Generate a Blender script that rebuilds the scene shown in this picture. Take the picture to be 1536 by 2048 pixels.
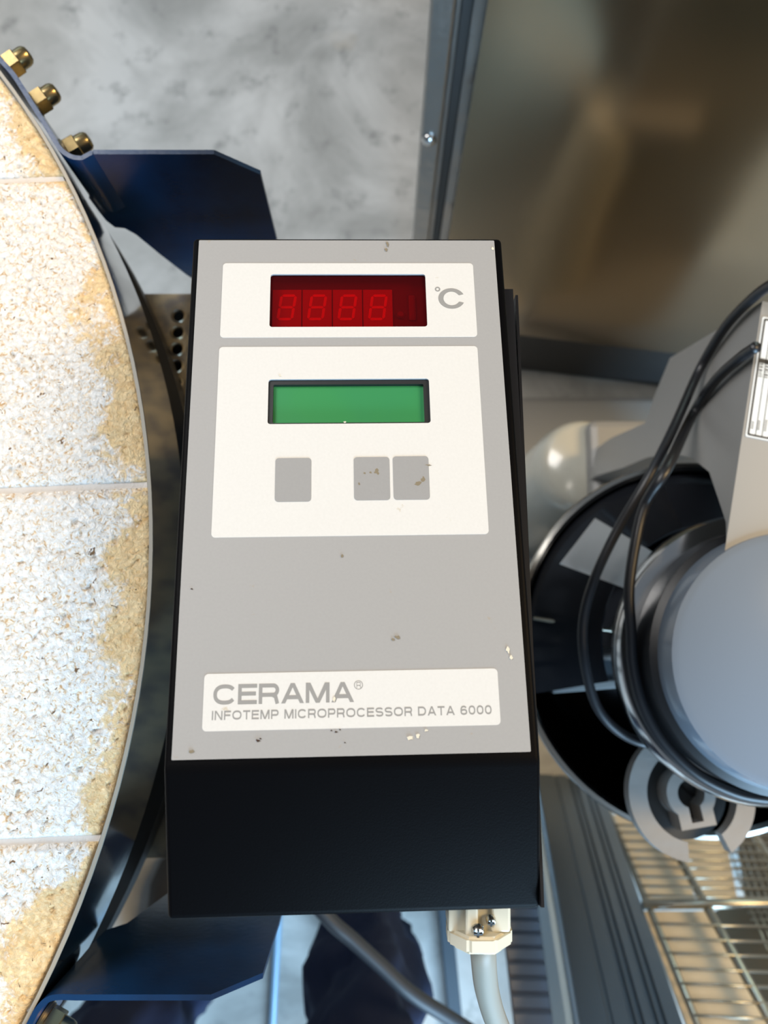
import bpy, bmesh, math, random
from mathutils import Vector, Matrix, noise
from mathutils.geometry import tessellate_polygon
random.seed(4)
for o in list(bpy.data.objects): bpy.data.objects.remove(o)
sc = bpy.context.scene
COL = sc.collection
PI = math.pi

# ------------------------------------------------------------------ camera, world, lights, exposure
CAM_Z, TILT, FPX = 1.35, math.radians(8.35), 1540.0
cam = bpy.data.cameras.new('camera'); cam_ob = bpy.data.objects.new('camera', cam); COL.objects.link(cam_ob)
cam_ob.location = (0, 0, CAM_Z); cam_ob.rotation_euler = (TILT, 0, 0)
cam.sensor_fit = 'VERTICAL'; cam.sensor_height = 36; cam.sensor_width = 27; cam.lens = FPX / 2048 * 36
cam.clip_start = 0.01; cam.clip_end = 50
cam.dof.use_dof = True; cam.dof.focus_distance = 0.335; cam.dof.aperture_fstop = 9.0
sc.camera = cam_ob

w = bpy.data.worlds.new('world'); sc.world = w; w.use_nodes = True
w.node_tree.nodes['Background'].inputs[0].default_value = (0.76, 0.87, 1.0, 1)
w.node_tree.nodes['Background'].inputs[1].default_value = 0.21

def area(name, loc, target, sx, sy, power, color):
    l = bpy.data.lights.new(name, 'AREA'); l.shape = 'RECTANGLE'; l.size = sx; l.size_y = sy
    l.energy = power; l.color = color
    o = bpy.data.objects.new(name, l); COL.objects.link(o); o.location = loc
    o.rotation_euler = (Vector(target) - Vector(loc)).to_track_quat('-Z', 'Y').to_euler()
    return o
area('ceiling_lamp_warm', (1.9, 0.5, 2.7), (0.3, 0.3, 0.4), 0.5, 1.2, 60, (1.0, 0.70, 0.34))
area('ceiling_lamp_main', (-1.3, 1.0, 2.8), (-0.1, 0.1, 0.9), 1.2, 1.2, 58, (1.0, 0.97, 0.94))
area('window_daylight', (1.1, -2.9, 1.8), (0.0, -0.4, 0.0), 2.2, 1.8, 290, (0.46, 0.73, 1.0))
area('door_daylight', (-2.2, 3.4, 2.0), (0.0, 0.8, 0.0), 2.0, 1.8, 14, (0.52, 0.77, 1.0))

sc.view_settings.view_transform = 'Standard'; sc.view_settings.look = 'None'
sc.view_settings.gamma = 1.0; sc.view_settings.use_curve_mapping = False
sc.view_settings.exposure = 0.0

# ------------------------------------------------------------------ measuring: where a sight line meets a plane of the place
CA, SA = math.cos(TILT), math.sin(TILT)
CAMP = Vector((0, 0, CAM_Z))
def ray(px, py):
    x = (px - 768) / FPX; y = -(py - 1024) / FPX
    return Vector((x, y * CA + SA, y * SA - CA))
def P(px, py, z): d = ray(px, py); return CAMP + d * ((z - CAM_Z) / d.z)
def PX(px, py, X): d = ray(px, py); return CAMP + d * (X / d.x)
def PY(px, py, Y): d = ray(px, py); return CAMP + d * (Y / d.y)
def PN(px, py, p0, n): d = ray(px, py); return CAMP + d * ((p0 - CAMP).dot(n) / d.dot(n))

# ------------------------------------------------------------------ materials
MATS = {}
def mat(name, color, rough=0.5, metal=0.0, spec=0.5, coat=0.0, bump=None, var=None, emit=None):
    """bump=(scale, strength, distance); var=(scale, colour2, lo, hi)"""
    m = bpy.data.materials.new(name); m.use_nodes = True; nt = m.node_tree; b = nt.nodes['Principled BSDF']
    b.inputs['Base Color'].default_value = (*color, 1); b.inputs['Roughness'].default_value = rough
    b.inputs['Metallic'].default_value = metal; b.inputs['Specular IOR Level'].default_value = spec
    b.inputs['Coat Weight'].default_value = coat
    if bump or var:
        tc = nt.nodes.new('ShaderNodeTexCoord')
    if var:
        n = nt.nodes.new('ShaderNodeTexNoise'); n.inputs['Scale'].default_value = var[0]; n.inputs['Detail'].default_value = 6
        nt.links.new(tc.outputs['Object'], n.inputs['Vector'])
        r = nt.nodes.new('ShaderNodeValToRGB'); r.color_ramp.elements[0].position = var[2]; r.color_ramp.elements[1].position = var[3]
        r.color_ramp.elements[0].color = (*color, 1); r.color_ramp.elements[1].color = (*var[1], 1)
        nt.links.new(n.outputs['Fac'], r.inputs['Fac']); nt.links.new(r.outputs['Color'], b.inputs['Base Color'])
    if bump:
        n = nt.nodes.new('ShaderNodeTexNoise'); n.inputs['Scale'].default_value = bump[0]; n.inputs['Detail'].default_value = 4
        nt.links.new(tc.outputs['Object'], n.inputs['Vector'])
        bp = nt.nodes.new('ShaderNodeBump'); bp.inputs['Strength'].default_value = bump[1]; bp.inputs['Distance'].default_value = bump[2]
        nt.links.new(n.outputs['Fac'], bp.inputs['Height']); nt.links.new(bp.outputs['Normal'], b.inputs['Normal'])
    MATS[name] = m
    return m

def ramp(nt, src, stops, interp='LINEAR'):
    r = nt.nodes.new('ShaderNodeValToRGB'); cr = r.color_ramp; cr.interpolation = interp
    while len(cr.elements) < len(stops): cr.elements.new(0.5)
    for e, (p, c) in zip(cr.elements, stops):
        e.position = p; e.color = (*c, 1) if len(c) == 3 else c
    nt.links.new(src, r.inputs['Fac']); return r.outputs['Color']
def tex(nt, kind, vec, scale, **kw):
    n = nt.nodes.new(kind); n.inputs['Scale'].default_value = scale
    for k, v in kw.items():
        if k in n.inputs: n.inputs[k].default_value = v
        else: setattr(n, k, v)
    nt.links.new(vec, n.inputs['Vector']); return n
def mix(nt, fac, a, b, mode='MIX'):
    m = nt.nodes.new('ShaderNodeMix'); m.data_type = 'RGBA'; m.blend_type = mode
    for s, v in ((m.inputs[0], fac), (m.inputs[6], a), (m.inputs[7], b)):
        if isinstance(v, (int, float)): s.default_value = v
        elif isinstance(v, tuple): s.default_value = (*v, 1)
        else: nt.links.new(v, s)
    return m.outputs[2]

def mat_floor():
    m = mat('concrete', (0.4, 0.4, 0.4), 0.55, spec=0.35); nt = m.node_tree; b = nt.nodes['Principled BSDF']
    v = nt.nodes.new('ShaderNodeTexCoord').outputs['Object']
    a = tex(nt, 'ShaderNodeTexNoise', v, 3.2, Detail=8.0, Roughness=0.62, Distortion=0.6)
    base = ramp(nt, a.outputs['Fac'], [(0.33, (0.27, 0.265, 0.245)), (0.47, (0.42, 0.415, 0.39)), (0.62, (0.60, 0.59, 0.56))])
    s = tex(nt, 'ShaderNodeTexNoise', v, 17.0, Detail=7.0, Roughness=0.7)
    sp = ramp(nt, s.outputs['Fac'], [(0.55, (0, 0, 0)), (0.72, (0.85, 0.85, 0.85))])
    c1 = mix(nt, sp, base, (0.20, 0.20, 0.19))
    s2 = tex(nt, 'ShaderNodeTexNoise', v, 6.0, Detail=3.0)
    o = ramp(nt, s2.outputs['Fac'], [(0.66, (0, 0, 0)), (0.76, (0.45, 0.45, 0.45))])
    c2 = mix(nt, o, c1, (0.50, 0.38, 0.22))
    nt.links.new(c2, b.inputs['Base Color'])
    bp = nt.nodes.new('ShaderNodeBump'); bp.inputs['Strength'].default_value = 0.25; bp.inputs['Distance'].default_value = 0.004
    nt.links.new(s.outputs['Fac'], bp.inputs['Height']); nt.links.new(bp.outputs['Normal'], b.inputs['Normal'])
    return m
def mat_brick():
    m = mat('firebrick', (0.8, 0.7, 0.6), 0.95, spec=0.1); nt = m.node_tree; b = nt.nodes['Principled BSDF']
    tc = nt.nodes.new('ShaderNodeTexCoord'); v = tc.outputs['Object']
    at = nt.nodes.new('ShaderNodeAttribute'); at.attribute_name = 'relief'       # depth of the coating: bare brick shows where it is worn
    fine = tex(nt, 'ShaderNodeTexNoise', v, 340.0, Detail=5.0, Roughness=0.62, Distortion=1.2)
    med = tex(nt, 'ShaderNodeTexNoise', v, 150.0, Detail=5.0, Roughness=0.65, Distortion=0.8)
    big = tex(nt, 'ShaderNodeTexNoise', v, 14.0, Detail=4.0)
    coat = ramp(nt, fine.outputs['Fac'], [(0.34, (0.66, 0.42, 0.22)), (0.41, (0.88, 0.74, 0.56)), (0.47, (0.96, 0.91, 0.84)), (0.7, (0.98, 0.96, 0.93))])  # tan in the hollows paints the relief's shade into the coating
    bare = ramp(nt, med.outputs['Fac'], [(0.3, (0.74, 0.44, 0.16)), (0.6, (0.92, 0.68, 0.36))])
    f = mix(nt, 0.55, med.outputs['Fac'], big.outputs['Fac'])
    wear = nt.nodes.new('ShaderNodeMath'); wear.operation = 'ADD'
    nt.links.new(f, wear.inputs[0]); nt.links.new(at.outputs['Fac'], wear.inputs[1])
    fac = ramp(nt, wear.outputs[0], [(0.53, (0, 0, 0)), (0.60, (0.9, 0.9, 0.9))])
    c = mix(nt, fac, coat, bare)
    pit = tex(nt, 'ShaderNodeTexNoise', v, 260.0, Detail=4.0, Distortion=1.0)
    pf = ramp(nt, pit.outputs['Fac'], [(0.675, (0, 0, 0)), (0.71, (1, 1, 1))])
    c = mix(nt, pf, c, (0.22, 0.13, 0.07))
    nt.links.new(c, b.inputs['Base Color'])
    bp = nt.nodes.new('ShaderNodeBump'); bp.inputs['Strength'].default_value = 1.0; bp.inputs['Distance'].default_value = 0.0045
    h = mix(nt, 0.6, med.outputs['Fac'], fine.outputs['Fac'])
    nt.links.new(h, bp.inputs['Height'])
    nt.links.new(bp.outputs['Normal'], b.inputs['Normal'])
    return m
def mat_print(name, color, dirt=(0.30, 0.24, 0.15), warm=None):
    m = mat(name, color, 0.5, spec=0.3); nt = m.node_tree; b = nt.nodes['Principled BSDF']
    v = nt.nodes.new('ShaderNodeTexCoord').outputs['Object']
    n = tex(nt, 'ShaderNodeTexNoise', v, 70.0, Detail=5.0, Roughness=0.7)
    f = ramp(nt, n.outputs['Fac'], [(0.665, (0, 0, 0)), (0.74, (0.75, 0.75, 0.75))])
    n2 = tex(nt, 'ShaderNodeTexNoise', v, 900.0, Detail=2.0)
    c0 = mix(nt, n2.outputs['Fac'], tuple(x * 0.96 for x in color), tuple(min(1, x * 1.04) for x in color))
    nt.links.new(mix(nt, f, c0, dirt), b.inputs['Base Color'])
    return m
def mat_filter():
    m = bpy.data.materials.new('red_filter'); m.use_nodes = True; nt = m.node_tree
    nt.nodes.remove(nt.nodes['Principled BSDF'])
    t = nt.nodes.new('ShaderNodeBsdfTransparent'); t.inputs[0].default_value = (0.84, 0.06, 0.10, 1)
    g = nt.nodes.new('ShaderNodeBsdfPrincipled'); g.inputs['Base Color'].default_value = (0.16, 0.01, 0.015, 1); g.inputs['Roughness'].default_value = 0.25
    x = nt.nodes.new('ShaderNodeMixShader'); x.inputs[0].default_value = 0.14
    nt.links.new(t.outputs[0], x.inputs[1]); nt.links.new(g.outputs[0], x.inputs[2])
    nt.links.new(x.outputs[0], nt.nodes['Material Output'].inputs['Surface'])
    MATS['red_filter'] = m
    return m
mat_floor(); mat_brick(); mat_filter()
mat_print('print_grey', (0.295, 0.296, 0.298)); mat_print('print_white', (0.575, 0.575, 0.565), (0.42, 0.36, 0.25)); mat_print('print_key', (0.265, 0.266, 0.268))
mat('lettering', (0.245, 0.245, 0.242), 0.5, spec=0.3)
mat('mortar', (0.62, 0.58, 0.54), 0.95, spec=0.1, bump=(500, 0.6, 0.001))
mat('band_steel', (0.62, 0.61, 0.60), 0.10, 1.0, bump=(30, 0.05, 0.002))
mat('rim_edge', (0.30, 0.27, 0.22), 0.5, 0.0)
mat('black_paint', (0.0016, 0.0016, 0.002), 0.45, spec=0.04, bump=(1400, 0.12, 0.0004))
mat('black_satin', (0.010, 0.010, 0.012), 0.35, spec=0.3)
mat('stand_black', (0.012, 0.012, 0.012), 0.5, spec=0.3)
mat('blue_paint', (0.006, 0.031, 0.092), 0.25, spec=0.35, coat=0.0, bump=(260, 0.15, 0.0008), var=(9, (0.007, 0.016, 0.040), 0.45, 0.62))
mat('brass', (0.36, 0.27, 0.13), 0.26, 1.0, bump=(300, 0.06, 0.0006))
mat('brass_dull', (0.33, 0.27, 0.16), 0.36, 1.0)
mat('galvanised', (0.34, 0.29, 0.20), 0.42, 0.85, var=(60, (0.16, 0.15, 0.14), 0.42, 0.66), bump=(200, 0.2, 0.0008))
mat('digit_module', (0.48, 0.40, 0.40), 0.6); mat('digit_segment', (0.98, 0.75, 0.75), 0.5); mat('display_board', (0.08, 0.06, 0.06), 0.7)
mat('lcd_green', (0.035, 0.225, 0.075), 0.25, spec=0.4, var=(9, (0.030, 0.20, 0.09), 0.4, 0.6))
mat('lamp_dark', (0.17, 0.13, 0.13), 0.6)
mat('lcd_bezel', (0.012, 0.013, 0.014), 0.4)
mat('gland_plastic', (0.60, 0.565, 0.45), 0.42, spec=0.4)
mat('screw_steel', (0.55, 0.54, 0.50), 0.25, 1.0); mat('slot_black', (0.01, 0.01, 0.01), 0.6)
mat('cable_grey', (0.24, 0.225, 0.185), 0.5, spec=0.4)
mat('cord_grey', (0.035, 0.042, 0.052), 0.5, spec=0.4)
mat('cable_black', (0.010, 0.010, 0.012), 0.38, spec=0.5)
mat('stainless', (0.35, 0.28, 0.19), 0.18, 1.0)
mat('stainless_post', (0.40, 0.39, 0.38), 0.30, 1.0, bump=(12, 0.25, 0.02))
mat('plinth_dark', (0.03, 0.03, 0.03), 0.5)
mat('mixer_grey', (0.23, 0.225, 0.215), 0.40, spec=0.4)
mat('mixer_disc', (0.17, 0.20, 0.24), 0.18, spec=0.5, coat=0.2)
mat('pedestal_enamel', (0.48, 0.46, 0.39), 0.22, spec=0.6, coat=0.4)
mat('chrome', (0.66, 0.66, 0.66), 0.16, 1.0)
mat('bowl_steel', (0.48, 0.46, 0.42), 0.18, 1.0); mat('bowl_inner_shade', (0.06, 0.06, 0.065), 0.16, 1.0)  # second one: the same steel darkened, the bowl's inner shade painted in
mat('smoked_plastic', (0.010, 0.011, 0.014), 0.12, spec=0.5)
mat('paper_white', (0.62, 0.64, 0.64), 0.35, spec=0.4); mat('ink', (0.02, 0.02, 0.02), 0.6)
mat('hub_alloy', (0.30, 0.28, 0.26), 0.55, 0.1, bump=(90, 0.2, 0.002))
mat('rubber_black', (0.008, 0.008, 0.009), 0.35)
mat('channel_steel', (0.17, 0.21, 0.25), 0.30, 0.85, bump=(40, 0.1, 0.002))
mat('strip_bright', (0.42, 0.52, 0.60), 0.25, 0.8)
mat('crate_grey', (0.20, 0.20, 0.22), 0.55)
mat('wire_steel', (0.40, 0.37, 0.30), 0.30, 0.9)
mat('board_cream', (0.88, 0.76, 0.58), 0.7, var=(20, (0.80, 0.68, 0.50), 0.4, 0.7))
mat('floor_shade', (0.10, 0.09, 0.07), 0.6)  # floor shade as a colour, for the sheet under the mesh
mat('tube_blue', (0.30, 0.46, 0.62), 0.35, 0.3); mat('tube_grey', (0.06, 0.08, 0.10), 0.4, 0.4)
mat('navy_cloth', (0.013, 0.020, 0.052), 0.85, spec=0.2, bump=(900, 0.15, 0.0008))
mat('shoe_dark', (0.03, 0.026, 0.022), 0.6)

# ------------------------------------------------------------------ mesh helpers
def build(name, bm, m, parent=None, smooth=False, loc=None, props=None):
    me = bpy.data.meshes.new(name); bmesh.ops.recalc_face_normals(bm, faces=bm.faces); bm.to_mesh(me); bm.free()
    me.materials.append(MATS[m])
    if smooth:
        for p in me.polygons: p.use_smooth = True
    o = bpy.data.objects.new(name, me); COL.objects.link(o)
    if parent is not None: o.parent = parent
    if loc is not None: o.location = loc
    return o
def sharp(o, ang=35):
    me = o.data
    for p in me.polygons: p.use_smooth = True
    bm = bmesh.new(); bm.from_mesh(me)
    for e in bm.edges:
        if len(e.link_faces) == 2 and e.calc_face_angle(0) > math.radians(ang): e.smooth = False
    bm.to_mesh(me); bm.free(); return o
def empty(name, loc, label, cat, group=None, matrix=None):
    o = bpy.data.objects.new(name, None); COL.objects.link(o); o.empty_display_size = 0.03
    if matrix is not None: o.matrix_world = matrix
    else: o.location = loc
    return tag(o, label, cat, group)
def tag(o, label, cat, group=None):
    o['label'] = label; o['category'] = cat
    if group: o['group'] = group
    return o
def struct(o): o['kind'] = 'structure'; return o
def boxbm(x0, x1, y0, y1, z0, z1, bev=0.0, seg=2, bm=None):
    b2 = bmesh.new()
    bmesh.ops.create_cube(b2, size=1)
    for v in b2.verts:
        v.co = Vector((x0 + (v.co.x + .5) * (x1 - x0), y0 + (v.co.y + .5) * (y1 - y0), z0 + (v.co.z + .5) * (z1 - z0)))
    if bev: bmesh.ops.bevel(b2, geom=list(b2.edges), offset=bev, segments=seg, affect='EDGES', profile=0.5)
    return b2 if bm is None else merge(bm, b2)
def merge(bm, b2):
    me = bpy.data.meshes.new('tmp'); b2.to_mesh(me); b2.free(); bm.from_mesh(me); bpy.data.meshes.remove(me); return bm
def prism(outer, holes=(), t=0.001, frame=None, bm=None, z0=0.0):
    """2D polygon with holes, extruded from z0 to z0+t in a local frame"""
    bm = bm or bmesh.new()
    loops = [list(outer)] + [list(h) for h in holes]
    flat = [p for l in loops for p in l]
    tris = tessellate_polygon([[Vector((p[0], p[1], 0)) for p in l] for l in loops])
    T = frame or Matrix.Identity(4)
    lo = [bm.verts.new(T @ Vector((p[0], p[1], z0))) for p in flat]; hi = [bm.verts.new(T @ Vector((p[0], p[1], z0 + t))) for p in flat]
    for a, b, c in tris:
        try: bm.faces.new((hi[a], hi[b], hi[c])); bm.faces.new((lo[c], lo[b], lo[a]))
        except ValueError: pass
    k = 0
    for l in loops:
        n = len(l)
        for i in range(n):
            a, b = k + i, k + (i + 1) % n
            bm.faces.new((lo[a], lo[b], hi[b], hi[a]))
        k += n
    return bm
def rrect(x0, x1, y0, y1, r=0.001, n=5):
    pts = []
    for cx, cy, a0 in ((x1 - r, y1 - r, 0), (x0 + r, y1 - r, 90), (x0 + r, y0 + r, 180), (x1 - r, y0 + r, 270)):
        for i in range(n + 1):
            a = math.radians(a0 + 90 * i / n); pts.append((cx + r * math.cos(a), cy + r * math.sin(a)))
    return pts
def circ(cx, cy, r, n=24, a0=0, a1=2 * PI, close=False):
    k = n + 1 if close else n
    return [(cx + r * math.cos(a0 + (a1 - a0) * i / n), cy + r * math.sin(a0 + (a1 - a0) * i / n)) for i in range(k)]
def lathe(prof, n=32, center=(0, 0, 0), bm=None, a0=0, a1=2 * PI, closed_prof=False):
    bm = bm or bmesh.new(); c = Vector(center); full = abs(a1 - a0 - 2 * PI) < 1e-6
    rows = []
    m = n if full else n + 1
    for i in range(m):
        a = a0 + (a1 - a0) * i / n
        rows.append([bm.verts.new(c + Vector((r * math.cos(a), r * math.sin(a), z))) for r, z in prof])
    k = len(prof)
    for i in range(n):
        A, B = rows[i], rows[(i + 1) % m]
        for j in range(k if closed_prof else k - 1):
            j2 = (j + 1) % k
            try: bm.faces.new((A[j], B[j], B[j2], A[j2]))
            except ValueError: pass
    if not full and closed_prof:
        bm.faces.new(rows[0]); bm.faces.new(rows[-1][::-1])
    bmesh.ops.remove_doubles(bm, verts=bm.verts, dist=1e-6)
    return bm
def spline(pts, n=8):
    pts = [Vector(p) for p in pts]; out = []
    for i in range(len(pts) - 1):
        p0 = pts[max(i - 1, 0)]; p1 = pts[i]; p2 = pts[i + 1]; p3 = pts[min(i + 2, len(pts) - 1)]
        for k in range(n):
            t = k / n
            out.append(0.5 * ((2 * p1) + (p2 - p0) * t + (2 * p0 - 5 * p1 + 4 * p2 - p3) * t * t + (3 * p1 - p0 - 3 * p2 + p3) * t ** 3))
    out.append(pts[-1]); return out
def tube(pts, r, n=10, bm=None, cap=True):
    bm = bm or bmesh.new(); pts = [Vector(p) for p in pts]; rings = []
    up = Vector((0, 0, 1)); prev = None
    for i, p in enumerate(pts):
        d = (pts[min(i + 1, len(pts) - 1)] - pts[max(i - 1, 0)]).normalized()
        if prev is None:
            s = d.cross(up) if abs(d.dot(up)) < .95 else d.cross(Vector((1, 0, 0)))
        else:
            s = prev - d * prev.dot(d)
        s.normalize(); prev = s; t = d.cross(s)
        rr = r[i] if isinstance(r, (list, tuple)) else r
        rings.append([bm.verts.new(p + (s * math.cos(2 * PI * k / n) + t * math.sin(2 * PI * k / n)) * rr) for k in range(n)])
    for A, B in zip(rings, rings[1:]):
        for k in range(n): bm.faces.new((A[k], A[(k + 1) % n], B[(k + 1) % n], B[k]))
    if cap: bm.faces.new(rings[0]); bm.faces.new(rings[-1][::-1])
    return bm
def frame_from(o, x, y, z):
    m = Matrix.Identity(4)
    for i in range(3): m[i][0], m[i][1], m[i][2], m[i][3] = x[i], y[i], z[i], o[i]
    return m
def axis_frame(o, zdir, hint=(0, 0, 1)):
    z = Vector(zdir).normalized(); x = Vector(hint).cross(z)
    if x.length < 1e-4: x = Vector((1, 0, 0)).cross(z)
    x.normalize(); y = z.cross(x); return frame_from(Vector(o), x, y, z)
def xform(bm, M): bmesh.ops.transform(bm, matrix=M, verts=bm.verts); return bm

# ------------------------------------------------------------------ the setting
bm = bmesh.new(); bmesh.ops.create_grid(bm, x_segments=2, y_segments=2, size=4.0)
fl = struct(build('floor', bm, 'concrete')); fl['label'] = 'pale worn concrete floor with grey stains and specks'

# ------------------------------------------------------------------ round kiln lid of firebrick
LID_Z, LID_D = 0.95, 0.40
LC = Vector((-1.482 * LID_D, 0.0605 * LID_D, 0)); LR = 1.181 * LID_D
LID_B = 0.882
lid = empty('kiln_lid', (LC.x, LC.y, LID_B), 'round kiln lid with pitted white firebrick top edged by a polished steel band', 'kiln')  # only the lid slab and its band, no kiln body below
def relief(x, y):
    p = Vector((x * 260, y * 260, 3.1)); q = Vector((x * 90 + 7, y * 90, 1.7))
    a = noise.noise(p) * 0.35 + noise.noise(p * 2.3) * 0.2; b = noise.noise(q)
    h = 0.0004 * a + 0.0005 * b
    pit = noise.noise(Vector((x * 330 - 4, y * 330 + 9, 8.2)))
    if pit > 0.45: h -= 0.0022 * min(1, (pit - 0.45) * 5)
    return h
RB = LR - 0.0022
ys = [P(0, y, LID_Z).y for y in (355, 988, 1690)]
pitch = (ys[0] - ys[2]) / 2
slope = 0.043; SX0 = P(0, 988, LID_Z).x
rows = [ys[0] + pitch * k for k in range(4, -6, -1)]
G = 0.0016                                                     # half a joint
def brick_row(ytop, ybot, x0, x1, fine):
    """one brick clipped to the lid's round outline, standing proud of the joints"""
    x1 = min(x1, LC.x + RB)
    if x1 - x0 < 0.02: return None
    stx = 0.0012 if fine else 0.03; nx = max(2, int((x1 - x0) / stx)); ny = max(2, int((ytop - ybot) / (0.0012 if fine else 0.03)))
    vs = {}; bm = bmesh.new(); ly = bm.verts.layers.float.new('relief')
    def clip(x, y):
        dx, dy = x - LC.x, y - LC.y; d = math.hypot(dx, dy)
        if d > RB: dx *= RB / d; dy *= RB / d
        return LC.x + dx, LC.y + dy, min(d, RB)
    grid = []
    for j in range(ny + 1):
        yy = ybot + (ytop - ybot) * j / ny; half = RB * RB - (yy - LC.y) ** 2
        row = []
        xe = min(x1, LC.x + math.sqrt(half)) if half > 0 else LC.x
        xs = max(x0, LC.x - math.sqrt(half)) if half > 0 else LC.x
        for i in range(nx + 1):
            x = xs + (xe - xs) * i / nx; y = yy + slope * (x - SX0)
            x, y, d = clip(x, y)
            eb = min(1, i * (xe - xs) / nx / 0.003, (nx - i) * (xe - xs) / nx / 0.003 + (0.3 if xe < x1 else 0), j * 0.4 + 0.15, (ny - j) * 0.4 + 0.15) if fine else 1
            z = LID_Z - 0.0012 + (relief(x, y) if fine else 0) - 0.0018 * (1 - max(0, eb))
            v = bm.verts.new((x - LC.x, y - LC.y, z - LID_B))
            e = RB - d; n1 = noise.noise(Vector((x * 45, y * 45, 0.3)))
            v[ly] = max(-0.06, 0.16 * (1 - (e + n1 * 0.016) / 0.021)) if e < 0.07 else -0.035
            row.append(v)
        grid.append(row)
    for j in range(ny):
        for i in range(nx): bm.faces.new((grid[j][i], grid[j][i + 1], grid[j + 1][i + 1], grid[j + 1][i]))
    loop = grid[0] + [r[-1] for r in grid[1:-1]] + grid[-1][::-1] + [r[0] for r in grid[-2:0:-1]]
    low = [bm.verts.new((v.co.x, v.co.y, 0.002)) for v in loop]
    for i in range(len(loop)): k = (i + 1) % len(loop); bm.faces.new((loop[i], low[i], low[k], loop[k]))
    for v in low: v[ly] = 0
    return build('brick', bm, 'firebrick', lid, smooth=fine)
for k in range(len(rows) - 1):
    a, b = rows[k] - G, rows[k + 1] + G
    if b > LC.y + RB or a < LC.y - RB: continue
    inview = rows[k] > -0.45 and rows[k + 1] < 0.42
    brick_row(a, b, -0.385, LC.x + RB, inview)
    brick_row(a, b, -0.385 - 0.33, -0.385 - 2 * G, False)
    brick_row(a, b, LC.x - RB, -0.385 - 0.33 - 2 * G, False)
build('mortar', lathe([(0, 0.004), (RB - 0.0005, 0.004), (RB - 0.0005, LID_Z - LID_B - 0.0030), (0, LID_Z - LID_B - 0.0030)], 96), 'mortar', lid)
o = build('steel_band', lathe([(LR - 0.0016, 0), (LR, 0), (LR, LID_Z - LID_B), (LR - 0.0016, LID_Z - LID_B)], 200, closed_prof=True), 'band_steel', lid)
sharp(o); o['label'] = 'polished steel band around the lid'
build('band_edge', lathe([(LR - 0.0018, LID_Z - LID_B - 0.001), (LR + 0.0001, LID_Z - LID_B - 0.001), (LR + 0.0001, LID_Z - LID_B + 0.0003), (LR - 0.0018, LID_Z - LID_B + 0.0003)], 200, closed_prof=True), 'rim_edge', lid)
# stand under the lid
ST_T, ST_B = 0.828, 0.808
st = empty('kiln_stand', (LC.x, LC.y, 0), 'black steel ring stand under the round firebrick kiln lid', 'stand')
sharp(build('ring', lathe([(LR - 0.06, ST_B), (LR - 0.003, ST_B), (LR - 0.003, ST_T), (LR - 0.06, ST_T)], 120, closed_prof=True), 'stand_black', st))
for a in (20, 110):
    bm = boxbm(-LR + 0.02, LR - 0.02, -0.015, 0.015, ST_B + 0.001, ST_T - 0.001, 0.002)
    build('crossbar', xform(bm, Matrix.Rotation(math.radians(a), 4, 'Z')), 'stand_black', st)
for k in range(4):
    a = math.radians(20 + 90 * k); c = Vector((0.19 * math.cos(a), 0.19 * math.sin(a), 0))
    build('leg', tube([c + Vector((0, 0, 0.001)), c + Vector((0, 0, ST_B + 0.005))], 0.018, 14), 'stand_black', st, True)
    build('spacer', tube([c + Vector((0, 0, ST_T - 0.002)), c + Vector((0, 0, LID_B))], 0.016, 14), 'stand_black', st, True)

# ------------------------------------------------------------------ blue brackets with brass dome nuts
def make_nut(parent, pos, outward):
    M = axis_frame(pos, outward)
    hexp = [(0.0078 * math.cos(a), 0.0078 * math.sin(a)) for a in [math.radians(60 * i + 12) for i in range(6)]]
    bm = prism(hexp, t=0.0075, z0=0.0022)
    bmesh.ops.bevel(bm, geom=[e for e in bm.edges if abs(e.verts[0].co.z - e.verts[1].co.z) < 1e-6], offset=0.0005, segments=1, affect='EDGES')
    lathe([(0.0058, 0.0095), (0.0058, 0.0140), (0.0052, 0.0160), (0.0040, 0.0172), (0.0020, 0.0177), (0, 0.0178)], 24, bm=bm)
    n = sharp(build('dome_nut', xform(bm, M), 'brass', parent), 28)
    bm = lathe([(0.004, 0), (0.0088, 0), (0.0088, 0.0012), (0.004, 0.0012)], 28, closed_prof=True)
    lathe([(0.004, 0.0012), (0.0079, 0.0012), (0.0079, 0.0024), (0.004, 0.0024)], 28, closed_prof=True, bm=bm)
    sharp(build('washer', xform(bm, M), 'brass_dull', n))
def sheet(path, z0, z1, t, bm):
    """upright bent sheet along an XY path"""
    L, Rr = [], []
    for i, p in enumerate(path):
        d = (path[min(i + 1, len(path) - 1)] - path[max(i - 1, 0)]); d.z = 0; d.normalize(); n = Vector((-d.y, d.x, 0)) * t / 2
        L.append(p + n); Rr.append(p - n)
    q = []
    for A in (L, Rr):
        q.append([(bm.verts.new((p.x, p.y, z0)), bm.verts.new((p.x, p.y, z1))) for p in A])
    for i in range(len(path) - 1):
        for s in (0, 1): a, b = q[s][i], q[s][i + 1]; bm.faces.new((a[0], b[0], b[1], a[1]))
        for h in (0, 1): bm.faces.new((q[0][i][h], q[0][i + 1][h], q[1][i + 1][h], q[1][i][h]))
    for i in (0, -1): bm.faces.new((q[0][i][0], q[0][i][1], q[1][i][1], q[1][i][0]))
    return bm
BZ = 0.951
TB = 0.0027
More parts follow.
